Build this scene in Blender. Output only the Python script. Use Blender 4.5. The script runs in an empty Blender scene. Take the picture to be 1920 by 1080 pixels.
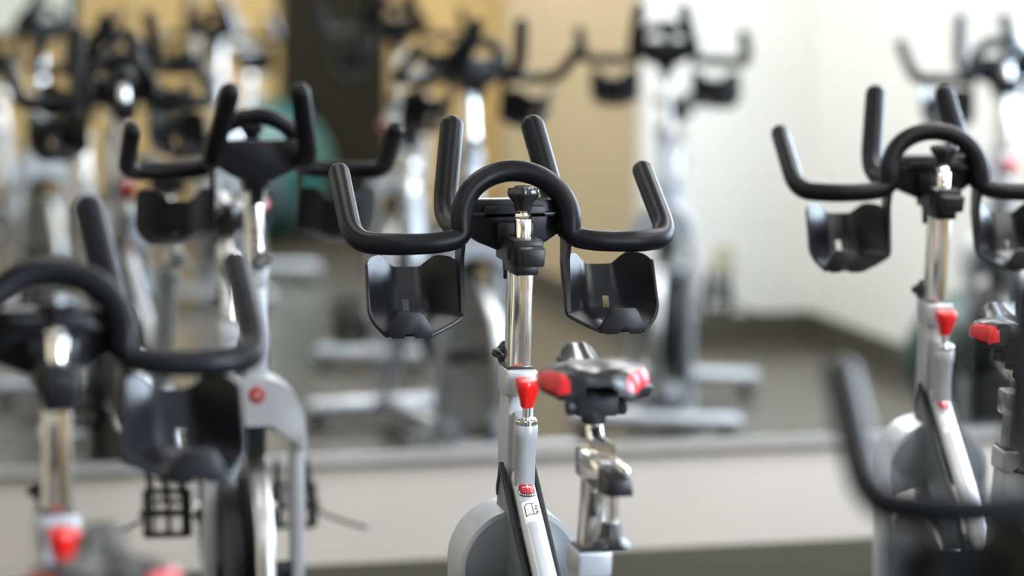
import bpy, bmesh, math, random
from mathutils import Vector, Matrix
random.seed(4)
C = bpy.context.scene.collection
PI = math.pi

# ------------------------------------------------------------------ camera model
F = 5600.0                       # focal length in pixels of the 1920 frame (105 mm)
CAM = Vector((0, 0, 1.64))
PITCH = math.atan(740 / F)
ROLL = 0.011
THETA = math.radians(15.5)       # yaw of the mirror wall
DW = 6.87                        # mirror distance along the view
fw = Vector((0, math.cos(PITCH), -math.sin(PITCH)))
r0 = Vector((1, 0, 0)); u0 = Vector((0, math.sin(PITCH), math.cos(PITCH)))
RT = math.cos(ROLL) * r0 + math.sin(ROLL) * u0
UP = math.cos(ROLL) * u0 - math.sin(ROLL) * r0

def px(x, y, depth):
    """photo pixel at a horizontal distance from the camera -> world point"""
    d = fw + RT * ((x - 960) / F) + UP * ((540 - y) / F)
    return CAM + d * (depth / d.y)

PDIR = Vector((math.cos(THETA), math.sin(THETA), 0))     # along the mirror wall
QDIR = Vector((math.sin(THETA), -math.cos(THETA), 0))    # out of the mirror, into the room
W0 = Vector((0, DW, 0))
def room(p, q, z=0):
    return W0 + PDIR * p + QDIR * q + Vector((0, 0, z))
def mirrored(v):
    t = (v - W0).dot(QDIR)
    return v - QDIR * (2 * t)

# ------------------------------------------------------------------ materials
def mat(name, col, rough=0.5, metal=0.0, noise=0.0, nscale=40, bump=0.0, bscale=300, coat=0.0, spec=0.5, rvar=0.0):
    m = bpy.data.materials.new(name); m.use_nodes = True
    nt = m.node_tree; b = nt.nodes['Principled BSDF']
    b.inputs['Base Color'].default_value = (*col, 1)
    b.inputs['Roughness'].default_value = rough
    b.inputs['Metallic'].default_value = metal
    b.inputs['Specular IOR Level'].default_value = spec
    if coat: b.inputs['Coat Weight'].default_value = coat; b.inputs['Coat Roughness'].default_value = 0.12
    tc = nt.nodes.new('ShaderNodeTexCoord')
    n = nt.nodes.new('ShaderNodeTexNoise'); n.inputs['Scale'].default_value = nscale; n.inputs['Detail'].default_value = 3
    nt.links.new(tc.outputs['Object'], n.inputs['Vector'])
    if noise:
        mx = nt.nodes.new('ShaderNodeMix'); mx.data_type = 'RGBA'
        mx.inputs['A'].default_value = (*[c * (1 - noise) for c in col], 1)
        mx.inputs['B'].default_value = (*[min(1, c * (1 + noise)) for c in col], 1)
        nt.links.new(n.outputs['Fac'], mx.inputs['Factor']); nt.links.new(mx.outputs['Result'], b.inputs['Base Color'])
    if rvar:
        mr = nt.nodes.new('ShaderNodeMapRange'); mr.inputs['To Min'].default_value = rough - rvar; mr.inputs['To Max'].default_value = rough + rvar
        nt.links.new(n.outputs['Fac'], mr.inputs['Value']); nt.links.new(mr.outputs['Result'], b.inputs['Roughness'])
    if bump:
        n2 = nt.nodes.new('ShaderNodeTexNoise'); n2.inputs['Scale'].default_value = bscale; n2.inputs['Detail'].default_value = 2
        nt.links.new(tc.outputs['Object'], n2.inputs['Vector'])
        bp = nt.nodes.new('ShaderNodeBump'); bp.inputs['Strength'].default_value = bump; bp.inputs['Distance'].default_value = 0.001
        nt.links.new(n2.outputs['Fac'], bp.inputs['Height']); nt.links.new(bp.outputs['Normal'], b.inputs['Normal'])
    return m

def emis(name, col, strength):
    m = bpy.data.materials.new(name); m.use_nodes = True
    b = m.node_tree.nodes['Principled BSDF']
    b.inputs['Base Color'].default_value = (*col, 1)
    b.inputs['Emission Color'].default_value = (*col, 1); b.inputs['Emission Strength'].default_value = strength
    return m

M = dict(
    grip=mat('black_foam_grip', (0.004, 0.004, 0.005), 0.40, bump=0.15, bscale=900, rvar=0.04, spec=0.12),
    plastic=mat('black_plastic', (0.007, 0.007, 0.0085), 0.34, bump=0.15, bscale=1200, rvar=0.04, spec=0.26),
    knob=mat('black_glossy_knob', (0.008, 0.009, 0.011), 0.25),
    chrome=mat('chrome_steel', (0.80, 0.785, 0.77), 0.14, 1.0, noise=0.06, nscale=25, rvar=0.06),
    silver=mat('silver_paint', (0.40, 0.415, 0.44), 0.36, 0.3, noise=0.03, bump=0.05, coat=0.3),
    gray=mat('grey_panel_paint', (0.105, 0.12, 0.13), 0.34, 0.1, noise=0.04, bump=0.1),
    dark=mat('dark_trim', (0.012, 0.013, 0.014), 0.45, spec=0.25),
    red=mat('red_plastic', (0.62, 0.008, 0.006), 0.32),
    vinyl=mat('black_vinyl', (0.009, 0.009, 0.010), 0.30, bump=0.1, spec=0.3),
    redvinyl=mat('red_vinyl', (0.42, 0.008, 0.012), 0.33),
    steel=mat('flywheel_steel', (0.36, 0.36, 0.35), 0.34, 1.0, noise=0.08),
    badge=mat('badge_red', (0.30, 0.012, 0.015), 0.3),
    badgering=mat('badge_dark_ring', (0.05, 0.045, 0.05), 0.3, 0.5),
    sticker=mat('white_sticker', (0.85, 0.86, 0.86), 0.5),
    ink=mat('sticker_ink', (0.02, 0.02, 0.025), 0.6),
    pearl=mat('badge_silver', (0.85, 0.83, 0.8), 0.3, 0.6),
)
SETM = dict(
    white=mat('white_wall_paint', (0.82, 0.82, 0.795), 0.75, noise=0.015, nscale=3, bump=0.1, bscale=150),
    base=mat('warm_white_wall_paint', (0.50, 0.455, 0.405), 0.7, noise=0.015, nscale=3, bump=0.1, bscale=150),
    tan=mat('tan_wall_paint', (0.55, 0.435, 0.27), 0.7, noise=0.03, nscale=2, bump=0.1, bscale=150),
    tan_dim=mat('dim_lit_tan_wall_paint', (0.40, 0.285, 0.125), 0.7, noise=0.03, nscale=2, bump=0.1, bscale=150),  # tan darkened in the colour itself for the back wall's dim light
    floor=mat('rubber_floor', (0.060, 0.054, 0.043), 0.24, noise=0.12, nscale=120, bump=0.1, bscale=80, rvar=0.06),
    cove=mat('dark_cove_base', (0.072, 0.067, 0.046), 0.5),
    ceiling=mat('ceiling_tile', (0.5, 0.5, 0.49), 0.9, noise=0.02, nscale=30),
    mirror=mat('mirror_glass', (0.93, 0.945, 0.93), 0.0, 1.0),
    alu=mat('aluminium_channel', (0.72, 0.71, 0.69), 0.3, 0.8),
    door=mat('dark_door', (0.010, 0.009, 0.006), 0.75, noise=0.1, spec=0.12),
    board=mat('pale_board', (0.62, 0.66, 0.60), 0.4),
    outlet=mat('ivory_plate', (0.50, 0.45, 0.30), 0.4),
    teal=mat('teal_vinyl', (0.010, 0.085, 0.095), 0.35),
    green=mat('green_vinyl', (0.022, 0.055, 0.042), 0.4),
)

# ------------------------------------------------------------------ mesh helpers
def finish(bm, name, material, parent=None, smooth=True, angle=40, link=True):
    bmesh.ops.recalc_face_normals(bm, faces=bm.faces)
    me = bpy.data.meshes.new(name); bm.to_mesh(me); bm.free()
    mats = material if isinstance(material, (list, tuple)) else [material]
    for m in mats: me.materials.append(m)
    if smooth:
        me.polygons.foreach_set('use_smooth', [True] * len(me.polygons))
        me.set_sharp_from_angle(angle=math.radians(angle))
    o = bpy.data.objects.new(name, me)
    if link: C.objects.link(o)
    if parent: o.parent = parent
    return o

def fillet(pts, rad, n=8):
    pts = [Vector(p) for p in pts]; out = [pts[0]]
    for i in range(1, len(pts) - 1):
        a, b, c = pts[i - 1], pts[i], pts[i + 1]
        r = rad[i - 1] if isinstance(rad, (list, tuple)) else rad
        d1 = min(r, (a - b).length * .49); d2 = min(r, (c - b).length * .49)
        p0 = b + (a - b).normalized() * d1; p2 = b + (c - b).normalized() * d2
        for k in range(n + 1):
            t = k / n
            out.append(p0 * (1 - t) ** 2 + b * 2 * t * (1 - t) + p2 * t * t)
    out.append(pts[-1]); return out

def spline(pts, n=8):
    pts = [Vector(p) for p in pts]; P = [pts[0] * 2 - pts[1]] + pts + [pts[-1] * 2 - pts[-2]]; out = []
    for i in range(1, len(P) - 2):
        a, b, c, d = P[i - 1:i + 3]
        for k in range(n):
            t = k / n
            out.append(.5 * (2 * b + (c - a) * t + (2 * a - 5 * b + 4 * c - d) * t * t + (3 * b - a - 3 * c + d) * t ** 3))
    out.append(pts[-1]); return out

def tube(bm, pts, r, seg=20, cap0='round', cap1='round'):
    pts = [Vector(p) for p in pts]
    q = [pts[0]]
    for p in pts[1:]:
        if (p - q[-1]).length > 1e-5: q.append(p)
    pts = q; n = len(pts)
    R = r if callable(r) else (lambda t: r)
    T = [(pts[min(i + 1, n - 1)] - pts[max(i - 1, 0)]).normalized() for i in range(n)]
    ref = Vector((0, 0, 1)) if abs(T[0].z) < .9 else Vector((1, 0, 0))
    nrm = (ref - T[0] * ref.dot(T[0])).normalized()
    rings = []
    def ring(c, t, nn, rr):
        b = t.cross(nn)
        return [bm.verts.new(c + (nn * math.cos(2 * PI * k / seg) + b * math.sin(2 * PI * k / seg)) * rr) for k in range(seg)]
    frames = []
    for i in range(n):
        nrm = (nrm - T[i] * nrm.dot(T[i])).normalized(); frames.append(nrm.copy())
    r_0, r_1 = R(0), R(1)
    if cap0 == 'round':
        for k in range(1, 6):
            a = PI / 2 * k / 6
            rings.append(ring(pts[0] - T[0] * r_0 * math.cos(a), T[0], frames[0], r_0 * math.sin(a)))
    for i in range(n): rings.append(ring(pts[i], T[i], frames[i], R(i / (n - 1))))
    if cap1 == 'round':
        for k in range(1, 6):
            a = PI / 2 * (1 - k / 6)
            rings.append(ring(pts[-1] + T[-1] * r_1 * math.cos(a), T[-1], frames[-1], r_1 * math.sin(a)))
    for a, b in zip(rings, rings[1:]):
        for k in range(seg): bm.faces.new((a[k], a[(k + 1) % seg], b[(k + 1) % seg], b[k]))
    bm.faces.new(rings[0][::-1]); bm.faces.new(rings[-1])

def sphere(bm, c, r, sx=1, sy=1, sz=1):
    bmesh.ops.create_uvsphere(bm, u_segments=24, v_segments=14, radius=r, matrix=Matrix.Translation(c) @ Matrix.Diagonal((sx, sy, sz, 1)))

def hexa(bm, pts8, bevel=0.0, seg=2):
    v = [bm.verts.new(p) for p in pts8]
    fs = [bm.faces.new([v[i] for i in f]) for f in ((0, 3, 2, 1), (4, 5, 6, 7), (0, 1, 5, 4), (1, 2, 6, 5), (2, 3, 7, 6), (3, 0, 4, 7))]
    if bevel:
        es = list({e for f in fs for e in f.edges})
        bmesh.ops.bevel(bm, geom=es, offset=bevel, segments=seg, affect='EDGES', profile=.5)

def box(bm, lo, hi, bevel=0.0, seg=2, mtx=None):
    x0, y0, z0 = lo; x1, y1, z1 = hi
    p = [Vector(c) for c in ((x0, y0, z0), (x1, y0, z0), (x1, y1, z0), (x0, y1, z0), (x0, y0, z1), (x1, y0, z1), (x1, y1, z1), (x0, y1, z1))]
    if mtx: p = [mtx @ q for q in p]
    hexa(bm, p, bevel, seg)

def prism(bm, poly, y0, y1, bevel=0.0, plane='xz', seg=2):
    """polygon in xz (extruded in y) or yz (extruded in x)"""
    mk = (lambda a, b, c: (a, c, b)) if plane == 'xz' else (lambda a, b, c: (c, a, b))
    A = [bm.verts.new(mk(a, b, y0)) for a, b in poly]; B = [bm.verts.new(mk(a, b, y1)) for a, b in poly]
    n = len(poly); fs = [bm.faces.new(A), bm.faces.new(B[::-1])]
    for i in range(n): fs.append(bm.faces.new((A[i], B[i], B[(i + 1) % n], A[(i + 1) % n])))
    if bevel:
        es = [e for f in fs[:2] for e in f.edges]
        bmesh.ops.bevel(bm, geom=list(set(es)), offset=bevel, segments=seg, affect='EDGES', profile=.5)

def lathe(bm, prof, mtx, seg=32, lobes=0, lobe_amp=0.0):
    """profile (r, h) revolved about local z"""
    rings = []
    for r, h in prof:
        vs = []
        for k in range(seg):
            a = 2 * PI * k / seg
            rr = r * (1 + lobe_amp * math.cos(lobes * a)) if lobes else r
            vs.append(bm.verts.new(mtx @ Vector((rr * math.cos(a), rr * math.sin(a), h))))
        rings.append(vs)
    for a, b in zip(rings, rings[1:]):
        for k in range(seg): bm.faces.new((a[k], a[(k + 1) % seg], b[(k + 1) % seg], b[k]))
    bm.faces.new(rings[0][::-1]); bm.faces.new(rings[-1])

def axis_m(origin, direction):
    d = Vector(direction).normalized()
    return Matrix.Translation(origin) @ d.to_track_quat('Z', 'Y').to_matrix().to_4x4()

# ------------------------------------------------------------------ one exercise bike
# local frame: x right, y heading, z up; the handlebar feet sit above the origin
ZO = 0.06
BETA = math.radians(5)
AX = Vector((0, -math.sin(BETA), math.cos(BETA)))       # handlebar post axis
H = 1.07 + ZO                                          # height of the ring's feet
def post_pt(z): return Vector((0, -.045 + (1.05 + ZO - z) * math.tan(BETA), z))
SAX = Vector((0, -math.sin(math.radians(12)), math.cos(math.radians(12))))
SEAT0 = Vector((0, -.515, .680 + ZO))
PARTS = []        # (name, object, parent name or None, group)
def part(bm, name, material, grp=None, under=None, **k):
    o = finish(bm, name, material, link=False, **k)
    PARTS.append((o, under, grp)); return len(PARTS) - 1

def build_parts():
    # ---- handlebar: ring, outer horns, inner horns
    bm = bmesh.new(); rr = .086
    arc = [Vector((rr * math.cos(a), .028 * math.sin(a) - .006, H + .012 + .074 * math.sin(a))) for a in [PI * k / 36 for k in range(37)]]
    def horn(s):
        return fillet([(s * .086, -.006, H + .012), (s * .085, -.008, H - .014), (s * .130, -.018, H - .021), (s * .200, -.012, H - .022), (s * .2495, .018, H - .020), (s * .2470, .172, H + .070)],
                      [.034, .03, .03, .050], 10)
    hr, hl = horn(1), horn(-1)
    path = hl[::-1] + arc[::-1][1:-1] + hr
    def rad(t):
        e = min(t, 1 - t)
        return .0168 - .0007 * min(1, max(0, (.36 - e) / .05)) + .0008 * min(1, max(0, (.19 - e) / .03))
    tube(bm, path, rad, 26)
    for s in (1, -1):
        pin = fillet([(s * .083, .0, H - .004), (s * .093, .100, H + .004), (s * .066, .178, H + .142)], [.055], 10)
        tube(bm, pin, lambda t: .0172 + .0018 * min(1, max(0, (t - .3) * 6)), 26)
    part(bm, 'handlebar', M['grip'], 'bar')
    # ---- console plate in front of the ring
    bm = bmesh.new()
    poly = [(-.072, H + .042), (.072, H + .042), (.080, H + .034), (.082, H + .006), (.072, H - .012), (.055, H - .024), (.030, H - .034), (.016, H - .040), (-.016, H - .040), (-.030, H - .034), (-.055, H - .024), (-.072, H - .012), (-.082, H + .006), (-.080, H + .034)]
    prism(bm, poly, .016, .052, .005)
    prism(bm, [(-.046, H + .033), (.046, H + .033), (.050, H + .027), (.050, H + .016), (-.050, H + .016), (-.050, H + .027)], .004, .018, .003)
    box(bm, (-.076, .004, H + .016), (.076, .018, H + .024), .003)
    box(bm, (-.03, -.008, H - .022), (.03, .02, H + .010), .006)
    part(bm, 'console_bracket', M['plastic'], 'bar')
    # ---- bottle holders
    for s in (1, -1):
        bm = bmesh.new()
        NU, NV = 28, 30; cx = .1545
        xin = lambda v: .082 + (0 if v < .74 else .052 * ((v - .74) / .26) ** 1.25)
        xout = lambda v: .2265 + .002 * v - (0 if v < .60 else .026 * ((v - .60) / .40) ** 2.0)
        yfr = lambda v: .030 - .052 * v                       # front edges lean: the bottom is nearer the rider
        def yprof(u, v):
            a = abs(u); d = .058
            flo = 0 if v < .70 else ((v - .70) / .30) ** 1.6
            k = u * .5 + .5                                  # 0 at the bike side, 1 outside
            if k < .33: dep = (k / .33) ** .95
            elif k < .62: dep = 1.0
            else: dep = max(0, 1 - ((k - .62) / .38) ** 1.9)
            if .26 < k < .40: dep = min(dep, 1 - .05 * (1 - abs(k - .33) / .07))
            return yfr(v) + d * dep * (1 - .80 * flo)
        def ztop(u):
            a = abs(u)
            c = -.069 if a < .26 else -.069 + .021 * math.sin(min(1, (a - .26) / .40) * PI / 2) ** 1.5
            if a > .8: c -= .010 * ((a - .8) / .2) ** 2
            return c
        zbt = -.161
        grid = []
        for j in range(NV + 1):
            v = j / NV; row = []
            for i in range(NU + 1):
                u = -1 + 2 * i / NU
                k = u * .5 + .5
                x = xin(v) * (1 - k) + xout(v) * k
                z = H + ztop(u) * (1 - v) + zbt * v
                row.append(bm.verts.new((s * x, yprof(u, v), z)))
            grid.append(row)
        for j in range(NV):
            for i in range(NU):
                uu = -1 + 2 * (i + .5) / NU; vv = (j + .5) / NV
                if .03 < uu < .17 and .50 < vv < .70: continue       # slot in the back
                bm.faces.new((grid[j][i], grid[j][i + 1], grid[j + 1][i + 1], grid[j + 1][i]))
        bmesh.ops.recalc_face_normals(bm, faces=bm.faces)
        bmesh.ops.solidify(bm, geom=bm.faces[:], thickness=.0036)
        # front lip with its notch, leaning with the front edges
        zb = H - .165; lx = .1690
        lip = [(-.030, zb), (-.0085, zb), (-.0075, zb + .009), (-.004, zb + .0135), (.004, zb + .0135), (.0075, zb + .009), (.0085, zb), (.026, zb), (.036, zb + .010), (.0215, zb + .036), (.0165, zb + .041), (-.0165, zb + .041), (-.0225, zb + .036), (-.040, zb + .010)]
        prism(bm, [(s * (lx + a), b) for a, b in lip], -.029, -.021, .0022)
        # hanger strap up to the bar, and the rim bead around the front edge
        prism(bm, [(-.020, H - .01), (.040, H - .01), (.040, H - .062), (.010, H - .130), (-.016, H - .130), (-.002, H - .05)], s * .0835 - .0032, s * .0835 + .0032, .0012, plane='yz')
        rim = [Vector((s * xout(k / 20), yfr(k / 20), H - .0585 * (1 - k / 20) + zbt * k / 20)) for k in range(21)]
        rim2 = [Vector((s * xin(k / 20), yfr(k / 20), H - .0585 * (1 - k / 20) + zbt * k / 20)) for k in range(21)]
        tube(bm, rim, .0030, 8); tube(bm, rim2, .0034, 8)
        part(bm, 'bottle_holder', M['plastic'], 'bar')
    # ---- slider clamp of the bar, its end cap, neck and star knob
    ct = H - .008
    bm = bmesh.new()
    box(bm, (-.0235, -.098, ct - .042), (.0235, .035, ct), .004)
    box(bm, (-.019, -.085, ct - .056), (.019, -.012, ct - .036), .004)
    box(bm, (-.0265, -.075, ct - .033), (.0265, -.045, ct - .012), .002)
    prism(bm, [(.03, ct - .008), (.05, ct - .012), (.03, ct - .075), (.012, ct - .05)], -.012, .012, .002, plane='yz')
    sl = part(bm, 'bar_slider_clamp', M['plastic'], 'bar')
    bm = bmesh.new()
    y0, y1 = -.132, -.096
    hexa(bm, [Vector(p) for p in ((-.0150, y0, ct - .037), (.0165, y0, ct - .037), (.0185, y1, ct - .040), (-.0185, y1, ct - .040), (-.0195, y0, ct - .010), (.0195, y0, ct - .010), (.0205, y1, ct - .008), (-.0205, y1, ct - .008))], .0025)
    part(bm, 'slider_end_cap', M['plastic'], 'bar', under=sl)
    bm = bmesh.new(); nb = Vector((0, -.056, ct - .005))
    lathe(bm, [(.0128, 0), (.0128, .031), (.0118, .0325)], axis_m(nb, (0, 0, 1)), 28)
    lathe(bm, [(.0118, .0325), (.0125, .034), (.0125, .0385), (.0115, .040)], axis_m(nb, (0, 0, 1)), 6)
    lathe(bm, [(.0065, .0395), (.0065, .046)], axis_m(nb, (0, 0, 1)), 20)
    lathe(bm, [(.0095, .0430), (.0100, .044), (.0100, .047), (.0095, .048)], axis_m(nb, (0, 0, 1)), 6)
    part(bm, 'neck_bolt', M['chrome'], 'bar')
    bm = bmesh.new()
    lathe(bm, [(.0125, .046), (.0140, .050), (.0150, .058), (.0205, .064), (.0240, .069), (.0252, .074), (.0240, .0785), (.0150, .0795), (.0145, .082), (.0110, .083)], axis_m(nb, (0, 0, 1)) @ Matrix.Rotation(.3, 4, 'Z'), 60, 6, .075)
    part(bm, 'star_knob', M['knob'], 'bar')
    # ---- chrome post
    zt, zb = H - .045, .62 + ZO
    def sect(bm, z0, z1, hx, hyb, hyf, bev, off=0):
        a, b = post_pt(z0), post_pt(z1)
        hexa(bm, [a + Vector((sx, sy, 0)) for sx, sy in ((-hx, -hyb), (hx, -hyb), (hx, hyf), (-hx, hyf))] + [b + Vector((sx, sy, 0)) for sx, sy in ((-hx, -hyb), (hx, -hyb), (hx, hyf), (-hx, hyf))], bev, 3)
    bm = bmesh.new(); sect(bm, zb, zt, .0165, .022, .026, .0045)
    pst = part(bm, 'handlebar_post', M['chrome'], 'bar')
    bm = bmesh.new()
    for k in range(9):
        z = .80 + ZO + k * .018 + .02; c = post_pt(z)
        box(bm, (-.003, c.y + .0262, z), (.003 if k % 2 else .006, c.y + .0270, z + .006))
    part(bm, 'height_marks', M['ink'], 'bar', under=pst, smooth=False)
    # ---- frame head sleeve with collar
    zc = .858 + ZO
    bm = bmesh.new()
    sect(bm, .60 + ZO, zc - .030, .0215, .030, .030, .006)
    sect(bm, zc - .043, zc, .0250, .036, .034, .006)
    part(bm, 'head_sleeve', M['silver'])
    bm = bmesh.new(); sect(bm, zc - .006, zc + .003, .0215, .029, .030, .003); part(bm, 'sleeve_insert', M['dark'])
    bm = bmesh.new(); c = post_pt(zc + .012)
    lathe(bm, [(.006, 0), (.006, .018), (.012, .022), (.013, .030), (.017, .040), (.015, .046), (.004, .048)], axis_m(c + Vector((0, .024, -.012)), (-.25, 1, .35)), 36, 4, .22)
    part(bm, 'height_pin_knob', M['knob'])
    # ---- resistance tube, shaft and red knob (parallel to the post, on the rider's side)
    def rp(z): return post_pt(z) + Vector((0, -.072, 0))
    bm = bmesh.new()
    R0 = rp(.62 + ZO); L = (.780 + ZO - R0.z) / math.cos(BETA)
    lathe(bm, [(.0158, 0), (.0158, L - .026), (.0180, L - .022), (.0182, L - .004), (.0172, L)], axis_m(R0, AX), 36)
    a, b = post_pt(.655 + ZO), post_pt(.785 + ZO)
    hexa(bm, [a + Vector((sx, sy, 0)) for sx, sy in ((-.011, -.068), (.011, -.068), (.011, -.02), (-.011, -.02))] + [b + Vector((sx, sy, sz)) for sx, sy, sz in ((-.011, -.068, -.006), (.011, -.068, -.006), (.011, -.02, .012), (-.011, -.02, .012))], .004)
    rt = part(bm, 'resistance_tube', M['silver'])
    bm = bmesh.new()
    lathe(bm, [(.0170, L), (.0172, L + .001), (.0172, L + .006), (.0150, L + .007), (.0150, L + .009), (.0062, L + .010), (.0062, L + .048)], axis_m(R0, AX), 32)
    part(bm, 'resistance_shaft', M['chrome'])
    bm = bmesh.new()
    lathe(bm, [(.0085, 0), (.0098, .001), (.0125, .014), (.0165, .026), (.0185, .036), (.0180, .0415), (.0165, .0435), (.006, .0445)], axis_m(R0 + AX * (L + .026), AX), 48, 3, .10)
    part(bm, 'resistance_knob', M['red'])
    # ---- main tube: head to seat tube
    MT0 = Vector((0, -.066, .690 + ZO)); MT1 = Vector((0, -.48, .40 + ZO))
    bm = bmesh.new()
    tube(bm, [MT0, MT0.lerp(MT1, .2), MT1], lambda t: .0168 + .002 * t, 28, 'round', 'flat')
    tube(bm, [Vector((0, -.42, .44 + ZO)), Vector((0, -.70, .12))], .022, 20)
    mt = part(bm, 'main_tube', M['silver'])
    # badge and sticker wrapped on the main tube
    d = (MT1 - MT0).normalized(); nrm = Vector((1, 0, 0)).cross(d).normalized()
    if nrm.z < 0: nrm = -nrm
    def on_tube(s, w, r, h=0):     # s along, w angle around
        return MT0 + d * s + (nrm * math.cos(w) + Vector((1, 0, 0)) * math.sin(w)) * (r + h)
    rT = lambda s: .0168 + .002 * s / (MT1 - MT0).length
    def patch(bm, s0, s1, w0, w1, h, shape=None, n=20):
        """curved patch; shape(a,b)->(a,b) in -1..1 disc maps for ovals"""
        if shape == 'oval':
            c = bm.verts.new(on_tube((s0 + s1) / 2, (w0 + w1) / 2, rT(s0), h)); prev = []
            for rr_ in (.35, .7, 1.0):
                ringv = []
                for k in range(36):
                    a = 2 * PI * k / 36
                    ringv.append(bm.verts.new(on_tube((s0 + s1) / 2 + rr_ * math.sin(a) * (s1 - s0) / 2, (w0 + w1) / 2 + rr_ * math.cos(a) * (w1 - w0) / 2, rT(s0), h)))
                for k in range(36):
                    if prev: bm.faces.new((prev[k], prev[(k + 1) % 36], ringv[(k + 1) % 36], ringv[k]))
                    else: bm.faces.new((c, ringv[k], ringv[(k + 1) % 36]))
                prev = ringv
        else:
            g = [[bm.verts.new(on_tube(s0 + (s1 - s0) * j / 4, w0 + (w1 - w0) * i / n, rT(s0), h)) for i in range(n + 1)] for j in range(5)]
            for j in range(4):
                for i in range(n): bm.faces.new((g[j][i], g[j][i + 1], g[j + 1][i + 1], g[j + 1][i]))
    bm = bmesh.new(); patch(bm, .016, .056, -.95, .95, .0010, 'oval')
    bd = part(bm, 'badge', M['badgering'], under=mt)
    bm = bmesh.new(); patch(bm, .0225, .0495, -.66, .66, .0016, 'oval')
    PARTS[bd][0].data.materials.append(M['badge']); PARTS[bd][0].data.materials.append(M['pearl'])
    merge_into(bd, bm, 1)
    bm = bmesh.new()
    for k in range(26):
        a = 2 * PI * k / 26; s_, w_ = .036 + .0167 * math.sin(a), .82 * math.cos(a)
        patch(bm, s_ - .0009, s_ + .0009, w_ - .05, w_ + .05, .0016, None, 2)
    # four-point star
    def star(bm, h):
        c = bm.verts.new(on_tube(.036, 0, rT(0), h)); pts = []
        for k in range(8):
            a = PI / 4 * k; r_ = 1 if k % 2 == 0 else .13
            pts.append(bm.verts.new(on_tube(.036 + r_ * .0075 * math.sin(a), r_ * .5 * math.cos(a), rT(0), h)))
        for k in range(8): bm.faces.new((c, pts[k], pts[(k + 1) % 8]))
    star(bm, .0026)
    merge_into(bd, bm, 2)
    bm = bmesh.new(); patch(bm, .064, .106, -.85, .80, .0007)
    stk = part(bm, 'sticker', M['sticker'], under=mt)
    PARTS[stk][0].data.materials.append(M['ink'])
    bm = bmesh.new()
    def line(bm, a, b, th=.0010):
        n = 8
        for k in range(n):
            s0, w0 = a[0] + (b[0] - a[0]) * k / n, a[1] + (b[1] - a[1]) * k / n
            s1, w1 = a[0] + (b[0] - a[0]) * (k + 1) / n, a[1] + (b[1] - a[1]) * (k + 1) / n
            ds, dw = s1 - s0, (w1 - w0) * .019; l = math.hypot(ds, dw); ns, nw = -dw / l * th, ds / l * th / .019
            v = [bm.verts.new(on_tube(s_, w_, rT(0), .0012)) for s_, w_ in ((s0 - ns, w0 - nw), (s1 - ns, w1 - nw), (s1 + ns, w1 + nw), (s0 + ns, w0 + nw))]
            bm.faces.new(v)
    for a, b in (((.072, -.60), (.069, -.35)), ((.069, -.35), (.070, .05)), ((.072, -.60), (.094, -.62)), ((.094, -.62), (.091, -.35)), ((.091, -.35), (.092, .05)), ((.070, .05), (.092, .05)),
                 ((.070, .05), (.069, .3)), ((.092, .05), (.091, .30)), ((.091, .30), (.092, .55)), ((.081, -.42), (.081, -.30)), ((.090, .22), (.086, .50))):
        line(bm, a, b)
    for s_, w_, q in ((.074, .42, .14), (.080, .36, .16), (.085, .46, .17)): patch(bm, s_ - .002, s_ + .002, w_ - q, w_ + q, .0012, None, 4)
    merge_into(stk, bm, 1)
    # ---- grey shrouds either side of the main tube, with black edge
    for s in (1, -1):
        bm = bmesh.new()
        poly = [(-.034, .703 + ZO), (-.16, .612 + ZO), (-.29, .518 + ZO), (-.33, .465 + ZO), (-.24, .445 + ZO), (-.13, .52 + ZO), (-.05, .575 + ZO), (.000, .60 + ZO), (-.006, .64 + ZO)]
        prism(bm, poly, s * .0215, s * .0265, .0015, plane='yz')
        sh = part(bm, 'side_shroud', M['gray'])
        bm = bmesh.new()
        e = [(-.032, .710 + ZO), (-.16, .617 + ZO), (-.292, .522 + ZO), (-.335, .465 + ZO)]
        for a, b in zip(e, e[1:]):
            prism(bm, [(a[0], a[1] - .010), (a[0], a[1]), (b[0], b[1]), (b[0], b[1] - .010)], s * .0205, s * .0285, .001, plane='yz')
        prism(bm, [(-.032, .710 + ZO), (-.038, .696 + ZO), (-.014, .655 + ZO), (-.008, .665 + ZO)], s * .0205, s * .0285, .001, plane='yz')
        part(bm, 'shroud_edge', M['dark'], under=sh)
    # ---- fork crown: dome shell, grey rear panel, legs, badge
    zc = .548 + ZO; ro = .0955
    arc = [(ro * math.cos(a), zc + ro * math.sin(a)) for a in [math.radians(-4 + 188 * k / 40) for k in range(41)]]
    tail = [(-.0985, zc - .048), (-.088, zc - .052), (-.075, zc - .048), (-.062, zc - .022), (-.048, zc - .002), (-.032, zc + .010), (.032, zc + .010), (.048, zc - .002), (.062, zc - .022), (.075, zc - .048), (.088, zc - .052), (.0985, zc - .048)]
    bm = bmesh.new(); prism(bm, arc + tail, -.072, .034, .010, seg=3)
    cr = part(bm, 'fork_crown', M['silver'])
    ri = ro - .0075
    arc2 = [(ri * math.cos(a), zc + ri * math.sin(a)) for a in [math.radians(-6 + 192 * k / 40) for k in range(41)]]
    tail2 = [(-.082, zc - .042), (-.030, zc - .022), (-.004, zc + .004), (.004, zc + .004), (.030, zc - .022), (.082, zc - .042)]
    bm = bmesh.new(); ol = arc2 + tail2; c0 = bm.verts.new((0, -.092, zc + .012)); prev = None
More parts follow.
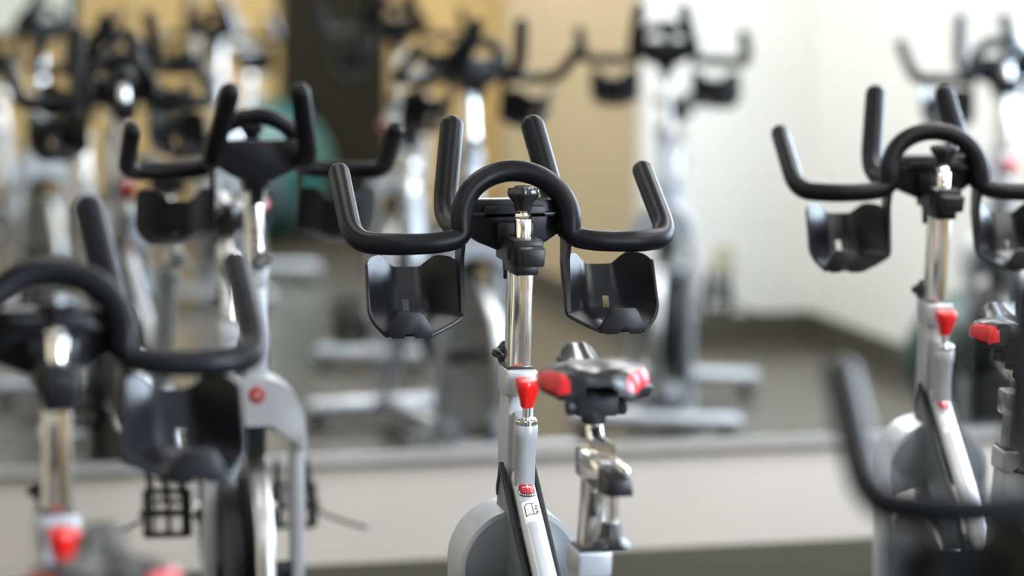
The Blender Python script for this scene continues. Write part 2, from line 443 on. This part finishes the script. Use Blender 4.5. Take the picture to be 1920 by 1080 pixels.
    for q in range(1, 9):
        k = q / 8; y = -.073 - .019 * (1 - k ** 2.2)
        rg = [bm.verts.new((a * k, y, zc + .012 + (b - zc - .012) * k)) for a, b in ol]
        for i in range(len(ol)):
            if prev: bm.faces.new((prev[i], prev[(i + 1) % len(ol)], rg[(i + 1) % len(ol)], rg[i]))
            else: bm.faces.new((c0, rg[i], rg[(i + 1) % len(ol)]))
        prev = rg
    back = [bm.verts.new((a * .99, -.066, b)) for a, b in ol]
    for i in range(len(ol)): bm.faces.new((prev[i], prev[(i + 1) % len(ol)], back[(i + 1) % len(ol)], back[i]))
    bm.faces.new(back)
    part(bm, 'crown_panel', M['gray'], under=cr)
    bm = bmesh.new(); lathe(bm, [(.0165, 0), (.0165, .002), (.012, .0035), (.004, .004)], axis_m((0, .0335, zc + .062), (0, 1, 0)), 28)
    bf = part(bm, 'front_badge', M['badge'], under=cr)
    bm = bmesh.new()
    for a in (0, PI / 2):
        v = [bm.verts.new((math.cos(a + q) * r_, .0380, zc + .062 + math.sin(a + q) * r_)) for q, r_ in ((0, .010), (PI / 2, .0015), (PI, .010), (3 * PI / 2, .0015))]
        bm.faces.new(v[::-1])
    PARTS[bf][0].data.materials.append(M['pearl']); merge_into(bf, bm, 1)
    for s in (1, -1):
        bm = bmesh.new(); box(bm, (s * .086 - .013, -.058, .05), (s * .086 + .013, -.010, zc - .02), .005, 3)
        part(bm, 'fork_leg', M['silver'])
    # ---- flywheel, brake block, belt guard
    bm = bmesh.new(); fy, fz = -.02, .31
    lathe(bm, [(.035, -.018), (.175, -.008), (.195, -.018), (.232, -.018), (.236, -.012), (.236, .012), (.232, .018), (.195, .018), (.175, .008), (.035, .018)], axis_m((0, fy, fz), (1, 0, 0)), 64)
    fl = part(bm, 'flywheel', M['steel'])
    bm = bmesh.new(); lathe(bm, [(.018, -.075), (.018, .075)], axis_m((0, fy, fz), (1, 0, 0)), 24); part(bm, 'axle', M['dark'], under=fl)
    bm = bmesh.new(); box(bm, (-.022, -.06, fz + .232), (.022, .0, zc + .012), .006); box(bm, (-.012, -.05, zc), (.012, -.02, zc + .03), .004); part(bm, 'brake_block', M['dark'])
    bm = bmesh.new()
    gp = []
    for k in range(25): a = math.radians(60 - 10 * k + 0); gp.append((fy + .165 * math.cos(math.radians(100 - 200 * k / 24)), fz + .165 * math.sin(math.radians(100 - 200 * k / 24))))
    gp2 = [(-.45 + .11 * math.cos(math.radians(260 - 160 * k / 16)), .345 + .11 * math.sin(math.radians(260 - 160 * k / 16))) for k in range(17)]
    prism(bm, gp + gp2, .036, .066, .008, plane='yz')
    part(bm, 'belt_guard', M['dark'])
    # ---- base
    bm = bmesh.new()
    for y in (.16, -.72): tube(bm, [(-.24, y, .055), (.24, y, .055)], .028, 20)
    box(bm, (-.025, -.72, .035), (.025, -.15, .085), .008)
    for s in (1, -1): box(bm, (s * .086 - .013, .01, .035), (s * .086 + .013, .16, .075), .005)
    box(bm, (-.098, -.19, .035), (.098, -.15, .08), .006)
    for s in (1, -1): box(bm, (s * .086 - .012, -.17, .04), (s * .086 + .012, .02, .075), .005)
    part(bm, 'base_frame', M['silver'])
    for y in (.16, -.72):
        for s in (1, -1):
            bm = bmesh.new(); lathe(bm, [(.024, 0), (.026, .004), (.026, .016), (.018, .020), (.008, .021), (.008, .04)], axis_m((s * .22, y, 0), (0, 0, 1)), 20)
            part(bm, 'levelling_foot', M['dark'])
    # ---- cranks and pedals
    by, bz = -.45, .345
    for s in (1, -1):
        bm = bmesh.new(); yd = by + s * .165; zd = bz + s * .03
        tube(bm, [(s * .03, by, bz), (s * .085, by, bz), (s * .09, by + s * .02, bz + s * .004), (s * .095, yd, zd)], .011, 14)
        lathe(bm, [(.026, -.006), (.026, .006)], axis_m((s * .075, by, bz), (1, 0, 0)), 24)
        ck = part(bm, 'crank', M['chrome'])
        bm = bmesh.new(); x0 = s * .105; x1 = s * .195; lo, hi = min(x0, x1), max(x0, x1)
        tube(bm, [(s * .095, yd, zd), (s * .2, yd, zd)], .008, 12)
        for y in (-.045, .045): box(bm, (lo, yd + y - .006, zd - .012), (hi, yd + y + .006, zd + .012), .002)
        for x in (lo, hi): box(bm, (x - .005, yd - .048, zd - .010), (x + .005, yd + .048, zd + .010), .002)
        for k in range(5): box(bm, (lo + .012 + k * .0165, yd - .05, zd + .010), (lo + .016 + k * .0165, yd + .05, zd + .015))
        pe = part(bm, 'pedal', M['dark'], under=None)
        bm = bmesh.new()
        for x in (lo + .012, (lo + hi) / 2, hi - .012):
            tube(bm, fillet([(x, yd - .04, zd - .014), (x, yd + .085, zd - .010), (x * .98 + .02 * (lo + hi) / 2, yd + .105, zd + .045), (x, yd + .03, zd + .062)], .03, 5), .0055, 8)
        tube(bm, fillet([(lo, yd - .01, zd), (lo + .004, yd + .02, zd + .055), (hi - .004, yd + .02, zd + .062), (hi, yd - .01, zd)], .03, 5), .0050, 8)
        tube(bm, fillet([(hi if s > 0 else lo, yd - .01, zd - .005), (s * .235, yd - .03, zd - .02), (s * .30, yd - .05, zd - .05)], .03, 5), .004, 8)
        part(bm, 'toe_cage', M['dark'], under=pe)
        Rm = Matrix.Translation((0, yd, zd)) @ Matrix.Rotation(math.radians(98), 4, 'X') @ Matrix.Translation((0, -yd, -zd))
        for ix in (-1, -2): PARTS[ix][0].data.transform(Rm)
    # ---- seat tube, post, slider
    s0 = SEAT0
    def st(k, dx=0, dy=0): return s0 + SAX * k + Vector((dx, dy, 0))
    def ssect(bm, k0, k1, hx, hyb, hyf, bev):
        hexa(bm, [st(k0) + Vector(v) for v in ((-hx, -hyb, 0), (hx, -hyb, 0), (hx, hyf, 0), (-hx, hyf, 0))] + [st(k1) + Vector(v) for v in ((-hx, -hyb, 0), (hx, -hyb, 0), (hx, hyf, 0), (-hx, hyf, 0))], bev, 3)
    bm = bmesh.new(); ssect(bm, -.36, -.03, .021, .026, .034, .006); ssect(bm, -.040, .0, .0250, .031, .040, .006); part(bm, 'seat_tube', M['silver'])
    bm = bmesh.new(); ssect(bm, -.006, .004, .0215, .027, .034, .003); part(bm, 'seat_tube_insert', M['dark'])
    bm = bmesh.new(); ssect(bm, -.15, .124, .0155, .021, .026, .004); part(bm, 'seat_post', M['chrome'], 'seat')
    zs = .792 + ZO; yc = st(.120).y - .005
    bm = bmesh.new()
    box(bm, (-.0190, yc - .076, zs - .012), (.0190, yc + .056, zs + .028), .004)
    box(bm, (.002, yc - .128, zs + .018), (.014, yc - .02, zs + .030), .003)
    ss = part(bm, 'saddle_slider', M['chrome'], 'seat')
    bm = bmesh.new(); y0, y1 = yc - .132, yc - .076
    hexa(bm, [Vector(p) for p in ((-.0185, y0, zs - .008), (.0185, y0, zs - .008), (.019, y1, zs - .012), (-.019, y1, zs - .012), (-.0155, y0, zs + .016), (.0140, y0, zs + .016), (.019, y1, zs + .024), (-.019, y1, zs + .024))], .003)
    part(bm, 'slider_end_cap', M['plastic'], 'seat', under=ss)
    bm = bmesh.new(); pb = Vector((.0, yc - .082, zs - .008))
    lathe(bm, [(.0095, 0), (.0095, .038), (.0080, .039), (.0080, .042), (.0105, .043), (.0105, .046)], axis_m(pb, (0, 0, -1)), 24)
    pin = part(bm, 'slider_pin', M['chrome'], 'seat')
    bm = bmesh.new(); lathe(bm, [(.0120, .044), (.0135, .047), (.0150, .060), (.0215, .071), (.0295, .076), (.0290, .080), (.010, .0815)], axis_m(pb, (0, 0, -1)), 48, 6, .05); part(bm, 'pin_knob', M['knob'], 'seat', under=pin)
    # bent chrome saddle stem
    bm = bmesh.new()
    tube(bm, fillet([(0, yc - .055, zs + .041), (0, yc + .022, zs + .041), (0, yc + .026, zs + .105)], .04, 10), .0120, 24, 'flat', 'flat')
    part(bm, 'saddle_stem', M['chrome'], 'seat')
    # ---- saddle
    ys0, ys1 = -.590, -.335; ztp = .948 + ZO
    def interp(tab, t):
        for (a, va), (b, vb) in zip(tab, tab[1:]):
            if t <= b: return va + (vb - va) * (t - a) / (b - a)
        return tab[-1][1]
    def width(t):
        return interp([(0, .058), (.03, .068), (.08, .0765), (.15, .0800), (.23, .0785), (.31, .0710), (.39, .060), (.47, .0475), (.55, .0375), (.64, .031), (.75, .0275), (.86, .0255), (.94, .0215), (.98, .0145), (1, .008)], t)
    def crest(t):
        return ztp + interp([(0, -.003), (.08, 0), (.2, -.001), (.40, -.009), (.58, -.012), (.75, -.006), (.88, .0), (.95, -.003), (1, -.010)], t)
    def thick(t): return interp([(0, .040), (.25, .038), (.5, .030), (1, .022)], t)
    def section(t, s_):
        """s_ in -1..1 across: crown, then rounded side, then skirt"""
        w = width(t); h = thick(t); k = abs(s_); sg = 1 if s_ >= 0 else -1
        wide = min(1, w / .078)
        if k < .58:
            q = k / .58; x = w * .80 * q
            z = crest(t) - (.006 + .004 * (1 - wide)) * q ** 3 - .0075 * wide * math.exp(-(q / .34) ** 2)
        else:
            q = (k - .58) / .42; z0 = crest(t) - (.006 + .004 * (1 - wide))
            a = q * PI * .56
            x = w * (.80 + .20 * math.sin(min(a, PI / 2))) - (.004 * max(0, q - .85) / .15)
            z = z0 - (h - .008) * (1 - math.cos(a)) / (1 - math.cos(PI * .56))
        return sg * x + .030 * t - .014, z
    bm = bmesh.new(); NT, NU = 46, 44; g = []
    for kk in range(7):                                   # rounded rear face, bottom to top
        ph = PI / 2 * kk / 7; row = []
        for i in range(NU + 1):
            s_ = -1 + 2 * i / NU; x, z = section(0, s_)
            zb = crest(0) - (.024 + .016 * min(1, max(0, (abs(s_) - .25) / .2)))
            m = 1 - math.sin(ph)
            row.append(bm.verts.new((x * (1 - .03 * m), ys0 - .013 * math.cos(ph) * (1 - .6 * abs(s_) ** 3), z * (1 - m) + min(z, zb) * m)))
        g.append(row)
    for j in range(NT + 1):
        t = j / NT
        g.append([bm.verts.new((section(t, -1 + 2 * i / NU)[0], ys0 + (ys1 - ys0) * t, section(t, -1 + 2 * i / NU)[1])) for i in range(NU + 1)])
    for j in range(len(g) - 1):
        for i in range(NU):
            f = bm.faces.new((g[j][i], g[j][i + 1], g[j + 1][i + 1], g[j + 1][i]))
            t = max(0, (j - 6.5) / NT); s_ = abs(-1 + 2 * (i + .5) / NU)
            low = (7 - j) / 7 if j < 7 else 0
            if t < .36 and .935 > s_ > .60 + .9 * t - .14 * low and j > 0: f.material_index = 1
    under = []
    for row in (g[0], g[7 + 12], g[7 + 24], g[7 + 36], g[-1]):
        a, b = row[0].co, row[-1].co
        under.append([bm.verts.new((a.x + (b.x - a.x) * q / 8, a.y + (.004 if row is g[0] else 0), min(a.z, b.z) + .012 * math.sin(q / 8 * PI))) for q in range(9)])
    for a, b in zip(under, under[1:]):
        for q in range(8): bm.faces.new((a[q], b[q], b[q + 1], a[q + 1]))
    sad = part(bm, 'saddle', [M['vinyl'], M['redvinyl']], 'seat', angle=60)
    bm = bmesh.new()
    for s in (1, -1):
        hexa(bm, [Vector(p) for p in ((s * .030, -.588, ztp - .052), (s * .066, -.574, ztp - .050), (s * .068, -.50, ztp - .044), (s * .022, -.48, ztp - .042), (s * .028, -.594, ztp - .028), (s * .073, -.580, ztp - .032), (s * .074, -.50, ztp - .030), (s * .022, -.48, ztp - .024))], .006)
    box(bm, (-.018, -.53, ztp - .034), (.026, -.36, ztp - .020), .006)
    part(bm, 'saddle_base', M['dark'], 'seat', under=sad)
    bm = bmesh.new(); cz = zs + .106; cy = yc + .026
    for s in (1, -1):
        tube(bm, fillet([(s * .046, -.575, ztp - .044), (s * .022, cy - .035, cz + .008), (s * .022, cy + .045, cz + .008), (s * .010 + .012, -.37, ztp - .026)], .03, 6), .0036, 10)
    part(bm, 'saddle_rail', M['chrome'], 'seat', under=sad)
    bm = bmesh.new()
    lathe(bm, [(.0165, -.042), (.0175, -.036), (.0175, .012), (.0160, .016)], axis_m((0, cy, cz), (0, 0, 1)), 24)
    box(bm, (-.031, cy - .024, cz - .030), (.031, cy + .020, cz + .010), .006)
    for s in (1, -1): lathe(bm, [(.010, 0), (.013, .004), (.013, .012), (.008, .014)], axis_m((s * .029, cy - .012, cz - .016), (s, 0, 0)), 8)
    box(bm, (-.028, cy - .018, cz + .010), (.028, cy + .018, cz + .020), .003)
    part(bm, 'saddle_clamp', M['dark'], 'seat')

def merge_into(idx, bm, mi):
    o = PARTS[idx][0]
    for f in bm.faces: f.material_index = mi
    bmesh.ops.recalc_face_normals(bm, faces=bm.faces)
    tmp = bpy.data.meshes.new('tmp'); bm.to_mesh(tmp); bm.free()
    b2 = bmesh.new(); b2.from_mesh(o.data); b2.from_mesh(tmp)
    b2.to_mesh(o.data); b2.free(); bpy.data.meshes.remove(tmp)

build_parts()

def bike(pos, yaw, label, bar=0.0, seat=0.0, group=None):
    root = bpy.data.objects.new('exercise_bike', None); C.objects.link(root)
    root.empty_display_size = .2
    root.location = (pos[0], pos[1], 0); root.rotation_euler = (0, 0, yaw)
    root['label'] = label; root['category'] = 'exercise bike'
    if group: root['group'] = group
    made = {}
    for i, (o, under, grp) in enumerate(PARTS):
        c = o.copy(); C.objects.link(c); made[i] = c
        off = Vector((0, 0, 0))
        if grp == 'bar': off = AX * (bar / AX.z)
        if grp == 'seat': off = SAX * (seat / SAX.z)
        c.location = off
        if under is None: c.parent = root
        else:
            c.parent = made[under]; c.location = (0, 0, 0)
    return root

def bike_at(x, y, depth, yaw_deg, label, seat=0.0, virtual=False, group=None, zlift=None):
    """handlebar ring feet seen at photo pixel (x, y) at a distance; virtual = seen in the mirror"""
    w = px(x, y, depth); yaw = math.radians(yaw_deg)
    if virtual:
        h = Vector((-math.sin(yaw), math.cos(yaw), 0)); h = h - QDIR * 2 * h.dot(QDIR)
        w = mirrored(w); yaw = math.atan2(-h.x, h.y)
    bar = w.z - H
    bar = max(-.09, min(.10, bar))
    print('bike', label[:40], [round(v, 3) for v in w], 'bar', round(w.z - H, 3), 'yaw', round(math.degrees(yaw), 1))
    dy = math.sin(BETA) * bar / AX.z
    hd = Vector((-math.sin(yaw), math.cos(yaw), 0))
    return bike(w + hd * dy, yaw, label, bar, seat, group)

G = 'indoor exercise bikes of the cycling studio'
DA = 4.57
bike_at(966, 427, DA, 12.3, 'silver exercise bike in sharp focus at the centre with a red-cornered saddle', group=G)
bike_at(1752, 337, DA / .85, 8, 'silver exercise bike at right, just left of the white side wall reflection, slightly blurred', seat=-.045, group=G)
bike_at(97, 650, DA / 1.32, 15, 'blurred exercise bike at the left edge with its handlebar ring cut by the frame', seat=-.034, group=G)
bike_at(478, 300, DA / .795, 191, 'exercise bike facing the camera with its back to the mirror, black flywheel guard showing', group=G)
bike_at(2160, 905, DA / 1.76, 5, 'nearest exercise bike at the lower right corner, mostly out of frame and strongly blurred', group=G)
# bikes outside the frame that stand in the mirror
bike_at(1245, 100, DA / .50, 172, 'exercise bike beyond the right frame edge, seen only in the mirror before the white wall', virtual=True, group=G)
bike_at(1872, 135, DA / .535, 10, 'exercise bike outside the right edge with its back to the mirror, reflected at upper right', virtual=True, group=G)
bike_at(405, 60, DA / .385, 172, 'exercise bike right of the camera, reflected small before the tan wall at upper left', virtual=True, group=G)
bike_at(745, 55, DA / .44, 172, 'exercise bike right of the camera, reflected beside the dark door', virtual=True, group=G)

# ------------------------------------------------------------------ the room
def struct(bm, name, material, label=None, smooth=False):
    o = finish(bm, name, material, smooth=smooth)
    o.location = W0; o.rotation_euler = (0, 0, THETA); o['kind'] = 'structure'
    return o
def rbox(p0, p1, q0, q1, z0, z1, bev=0.0):     # room box: local x = p, local y = -q
    bm = bmesh.new(); box(bm, (p0, -q1, z0), (p1, -q0, z1), bev); return bm
PR, PL, Q, ZC = 2.22, -4.6, 8.3, 2.75
PB, QB = 1.56, 3.80        # partition block on the right
struct(rbox(PL - .2, PR + .2, -.2, Q + .2, -.1, 0), 'floor', SETM['floor'])
struct(rbox(PL - .2, PR + .2, -.2, Q + .2, ZC, ZC + .1), 'ceiling', SETM['ceiling'])
struct(rbox(PL - .2, PR + .2, -.15, 0, 0, ZC), 'wall_front', SETM['base'])
QC = 5.8
struct(rbox(PB, PR, QB, QB + .12, 0, ZC), 'wall_alcove', SETM['white'])
struct(rbox(PB, PB + .12, QB + .12, QC, 0, ZC), 'wall_side', SETM['tan'])
struct(rbox(PB + .12, PR, QC - .12, QC, 0, ZC), 'wall_pier', SETM['tan'])
struct(rbox(-.95, PR, Q, Q + .15, 0, ZC), 'wall_back', SETM['tan_dim'])
struct(rbox(PL, -.95, Q, Q + .15, 0, ZC), 'wall_rear', SETM['white'])
struct(rbox(PL - .15, PL, 0, Q, 0, ZC), 'wall_left', SETM['tan'])
# right wall with window openings, white up to the pier and tan behind it
WZ0, WZ1 = .85, 2.45
wins = [(.30, 2.05), (5.85, 7.45)]
def holed(q0, q1, w, m, name):
    bm = bmesh.new()
    box(bm, (PR, -w[0], 0), (PR + .15, -q0, ZC)); box(bm, (PR, -q1, 0), (PR + .15, -w[1], ZC))
    box(bm, (PR, -w[1], 0), (PR + .15, -w[0], WZ0)); box(bm, (PR, -w[1], WZ1), (PR + .15, -w[0], ZC))
    struct(bm, name, m)
holed(0, QB + .3, wins[0], SETM['white'], 'wall_right')
holed(QB + .3, Q, wins[1], SETM['tan'], 'wall_right_rear')
for n, (a, b) in enumerate(wins):
    bm = bmesh.new()
    for lo, hi in (((a, WZ0), (b, WZ0 + .05)), ((a, WZ1 - .05), (b, WZ1)), ((a, WZ0), (a + .05, WZ1)), ((b - .05, WZ0), (b, WZ1)), (((a + b) / 2 - .02, WZ0), ((a + b) / 2 + .02, WZ1))):
        box(bm, (PR + .04, -hi[0], lo[1]), (PR + .10, -lo[0], hi[1]), .003)
    struct(bm, 'window_%d' % (n + 1), SETM['white'])
# cove bases
struct(rbox(PL, PR, 0, .012, 0, .10, .002), 'baseboard_front', SETM['cove'])
struct(rbox(PR - .012, PR, 0, QB, 0, .10, .002), 'baseboard_right', SETM['cove'])
struct(rbox(PB, PR, QB - .012, QB, 0, .10, .002), 'baseboard_alcove', SETM['cove'])
struct(rbox(PB - .012, PB, QB, QC, 0, .10, .002), 'baseboard_side', SETM['cove'])
struct(rbox(PL, 1.02, Q - .012, Q, 0, .10, .002), 'baseboard_back', SETM['cove'])
struct(rbox(1.06, 1.62, Q - .05, Q, 0, 2.3, .004), 'door_1', SETM['door'])

def rthing(bm, name, material, label, cat, parent=None, smooth=False):
    o = finish(bm, name, material, parent, smooth=smooth)
    if parent is None:
        o.location = W0; o.rotation_euler = (0, 0, THETA)
    if label: o['label'] = label
    if cat: o['category'] = cat
    return o
MZ = .352
mr = rthing(rbox(PL + .1, PR - .06, .002, .010, MZ, 2.45, .001), 'wall_mirror', SETM['mirror'], 'large wall mirror above the cream lower wall reflecting the cycling studio', 'mirror')
bm = bmesh.new()
box(bm, (PL + .1, -.016, MZ - .020), (PR - .06, -.001, MZ)); box(bm, (PL + .1, -.016, MZ), (PR - .06, -.0115, MZ + .010))
rthing(bm, 'mirror_channel', SETM['alu'], 'brushed aluminium channel along the bottom edge', None, mr).location = (0, 0, 0)

# outlet on the alcove wall
op = 1.86
bm = rbox(op - .036, op + .036, QB - .006, QB - .0005, .23, .35, .002)
ol = rthing(bm, 'outlet_plate', SETM['outlet'], 'ivory outlet plate low on the white wall, seen in the mirror', 'outlet')
bm = bmesh.new()
for z in (.262, .318): box(bm, (op - .014, -(QB - .0045), z - .012), (op + .014, -(QB - .0085), z + .012), .001)
rthing(bm, 'socket', SETM['board'], None, None, ol)

# pale board on the back wall
bm = rbox(-.75, .0, Q - .03, Q, .95, 1.9, .004)
bd = rthing(bm, 'notice_board', SETM['board'], 'pale grey-green notice board on the tan back wall, reflected at the top left', 'notice board')
bm = bmesh.new()
for lo, hi in (((-.77, .93), (.02, .96)), ((-.77, 1.89), (.02, 1.92)), ((-.77, .93), (-.74, 1.92)), ((-.01, .93), (.02, 1.92))): box(bm, (lo[0], -Q + .0, lo[1]), (hi[0], -Q + .036, hi[1]), .003)
rthing(bm, 'frame', SETM['alu'], None, None, bd)

def ball(p, q, r, m, label):
    bm = bmesh.new()
    prof = []
    for k in range(1, 40):
        a = PI * k / 40; rr = r * math.sin(a); z = r - r * math.cos(a)
        if k % 4 == 0 and 8 <= k <= 32: rr += .004
        prof.append((rr, max(z, .0)))
    w = room(p, q)
    lathe(bm, prof, Matrix.Identity(4), 48)
    o = finish(bm, 'exercise_ball', m); o.location = w
    o['label'] = label; o['category'] = 'exercise ball'
    bm = bmesh.new(); lathe(bm, [(.012, 0), (.012, .004), (.006, .007)], axis_m((r * .0, -r * .995, r), (0, -1, 0)), 16)
    finish(bm, 'valve_plug', M['dark'], o)
ball(.79, 7.3, .33, SETM['teal'], 'teal exercise ball on the floor by the tan back wall, seen in the mirror')
ball(1.985, 1.80, .225, SETM['green'], 'dark green exercise ball in the corner by the white side wall')

# ------------------------------------------------------------------ light
LM2 = emis('lamp_diffuser_bright', (1.0, 0.98, 0.95), 19.0)
LM = emis('lamp_diffuser', (1.0, 0.98, 0.95), 5.0)
k = 0
for p in (-3.0, -1.0, 1.0):
    for q in (1.1, 3.0, 4.9, 6.8):
        if p < 0 and q > 4: continue
        bm = rbox(p - .30, p + .30, q - .62, q + .62, ZC - .035, ZC, .004)
        col = {-3.0: 'left', -1.0: 'middle', 1.0: 'right'}[p]; row = {1.1: 'nearest the mirror', 3.0: 'second from the mirror', 4.9: 'third from the mirror', 6.8: 'farthest from the mirror'}[q]
        t = rthing(bm, 'ceiling_light', SETM['white'], 'white ceiling light panel in the %s column, %s' % (col, row), 'ceiling light')
        t['group'] = 'ceiling light panels'
        bm = rbox(p - .27, p + .27, q - .59, q + .59, ZC - .041, ZC - .034)
        rthing(bm, 'diffuser', LM if p < 0 else LM2, None, None, t)
for n, (a, b) in enumerate(wins):
    L = bpy.data.lights.new('daylight', 'AREA'); L.shape = 'RECTANGLE'; L.size = b - a; L.size_y = WZ1 - WZ0; L.energy = (170, 420)[n]; L.color = (.68, .82, 1.0)
    o = bpy.data.objects.new('daylight', L); C.objects.link(o)
    o.location = room(PR + .22, (a + b) / 2, (WZ0 + WZ1) / 2)
    o.rotation_euler = (-PDIR if n == 0 else (-PDIR - QDIR * .75)).to_track_quat('-Z', 'Z').to_euler()
    L.spread = math.radians(180 if n == 0 else 85)

w = bpy.data.worlds.new('sky'); bpy.context.scene.world = w; w.use_nodes = True
nt = w.node_tree; bg = nt.nodes['Background']
sky = nt.nodes.new('ShaderNodeTexSky'); sky.sky_type = 'NISHITA'; sky.sun_disc = False; sky.sun_elevation = math.radians(40)
nt.links.new(sky.outputs['Color'], bg.inputs['Color']); bg.inputs['Strength'].default_value = .15

# ------------------------------------------------------------------ camera
cd = bpy.data.cameras.new('camera'); cam = bpy.data.objects.new('camera', cd); C.objects.link(cam)
cd.sensor_width = 36; cd.lens = F / 1920 * 36
cam.matrix_world = Matrix((( RT.x, UP.x, -fw.x, CAM.x), (RT.y, UP.y, -fw.y, CAM.y), (RT.z, UP.z, -fw.z, CAM.z), (0, 0, 0, 1)))
cd.dof.use_dof = True; cd.dof.focus_distance = DA / math.cos(PITCH) * 1.0; cd.dof.aperture_fstop = 1.75
cd.clip_start = .05
sc = bpy.context.scene; sc.camera = cam
sc.view_settings.view_transform = 'Standard'; sc.view_settings.look = 'None'
sc.view_settings.exposure = 0.45; sc.view_settings.gamma = 1.0; sc.view_settings.use_curve_mapping = False
sc.cycles.use_denoising = True
sc.cycles.max_bounces = 10; sc.cycles.glossy_bounces = 6; sc.cycles.caustics_reflective = False; sc.cycles.caustics_refractive = False
sc.cycles.sample_clamp_indirect = 8
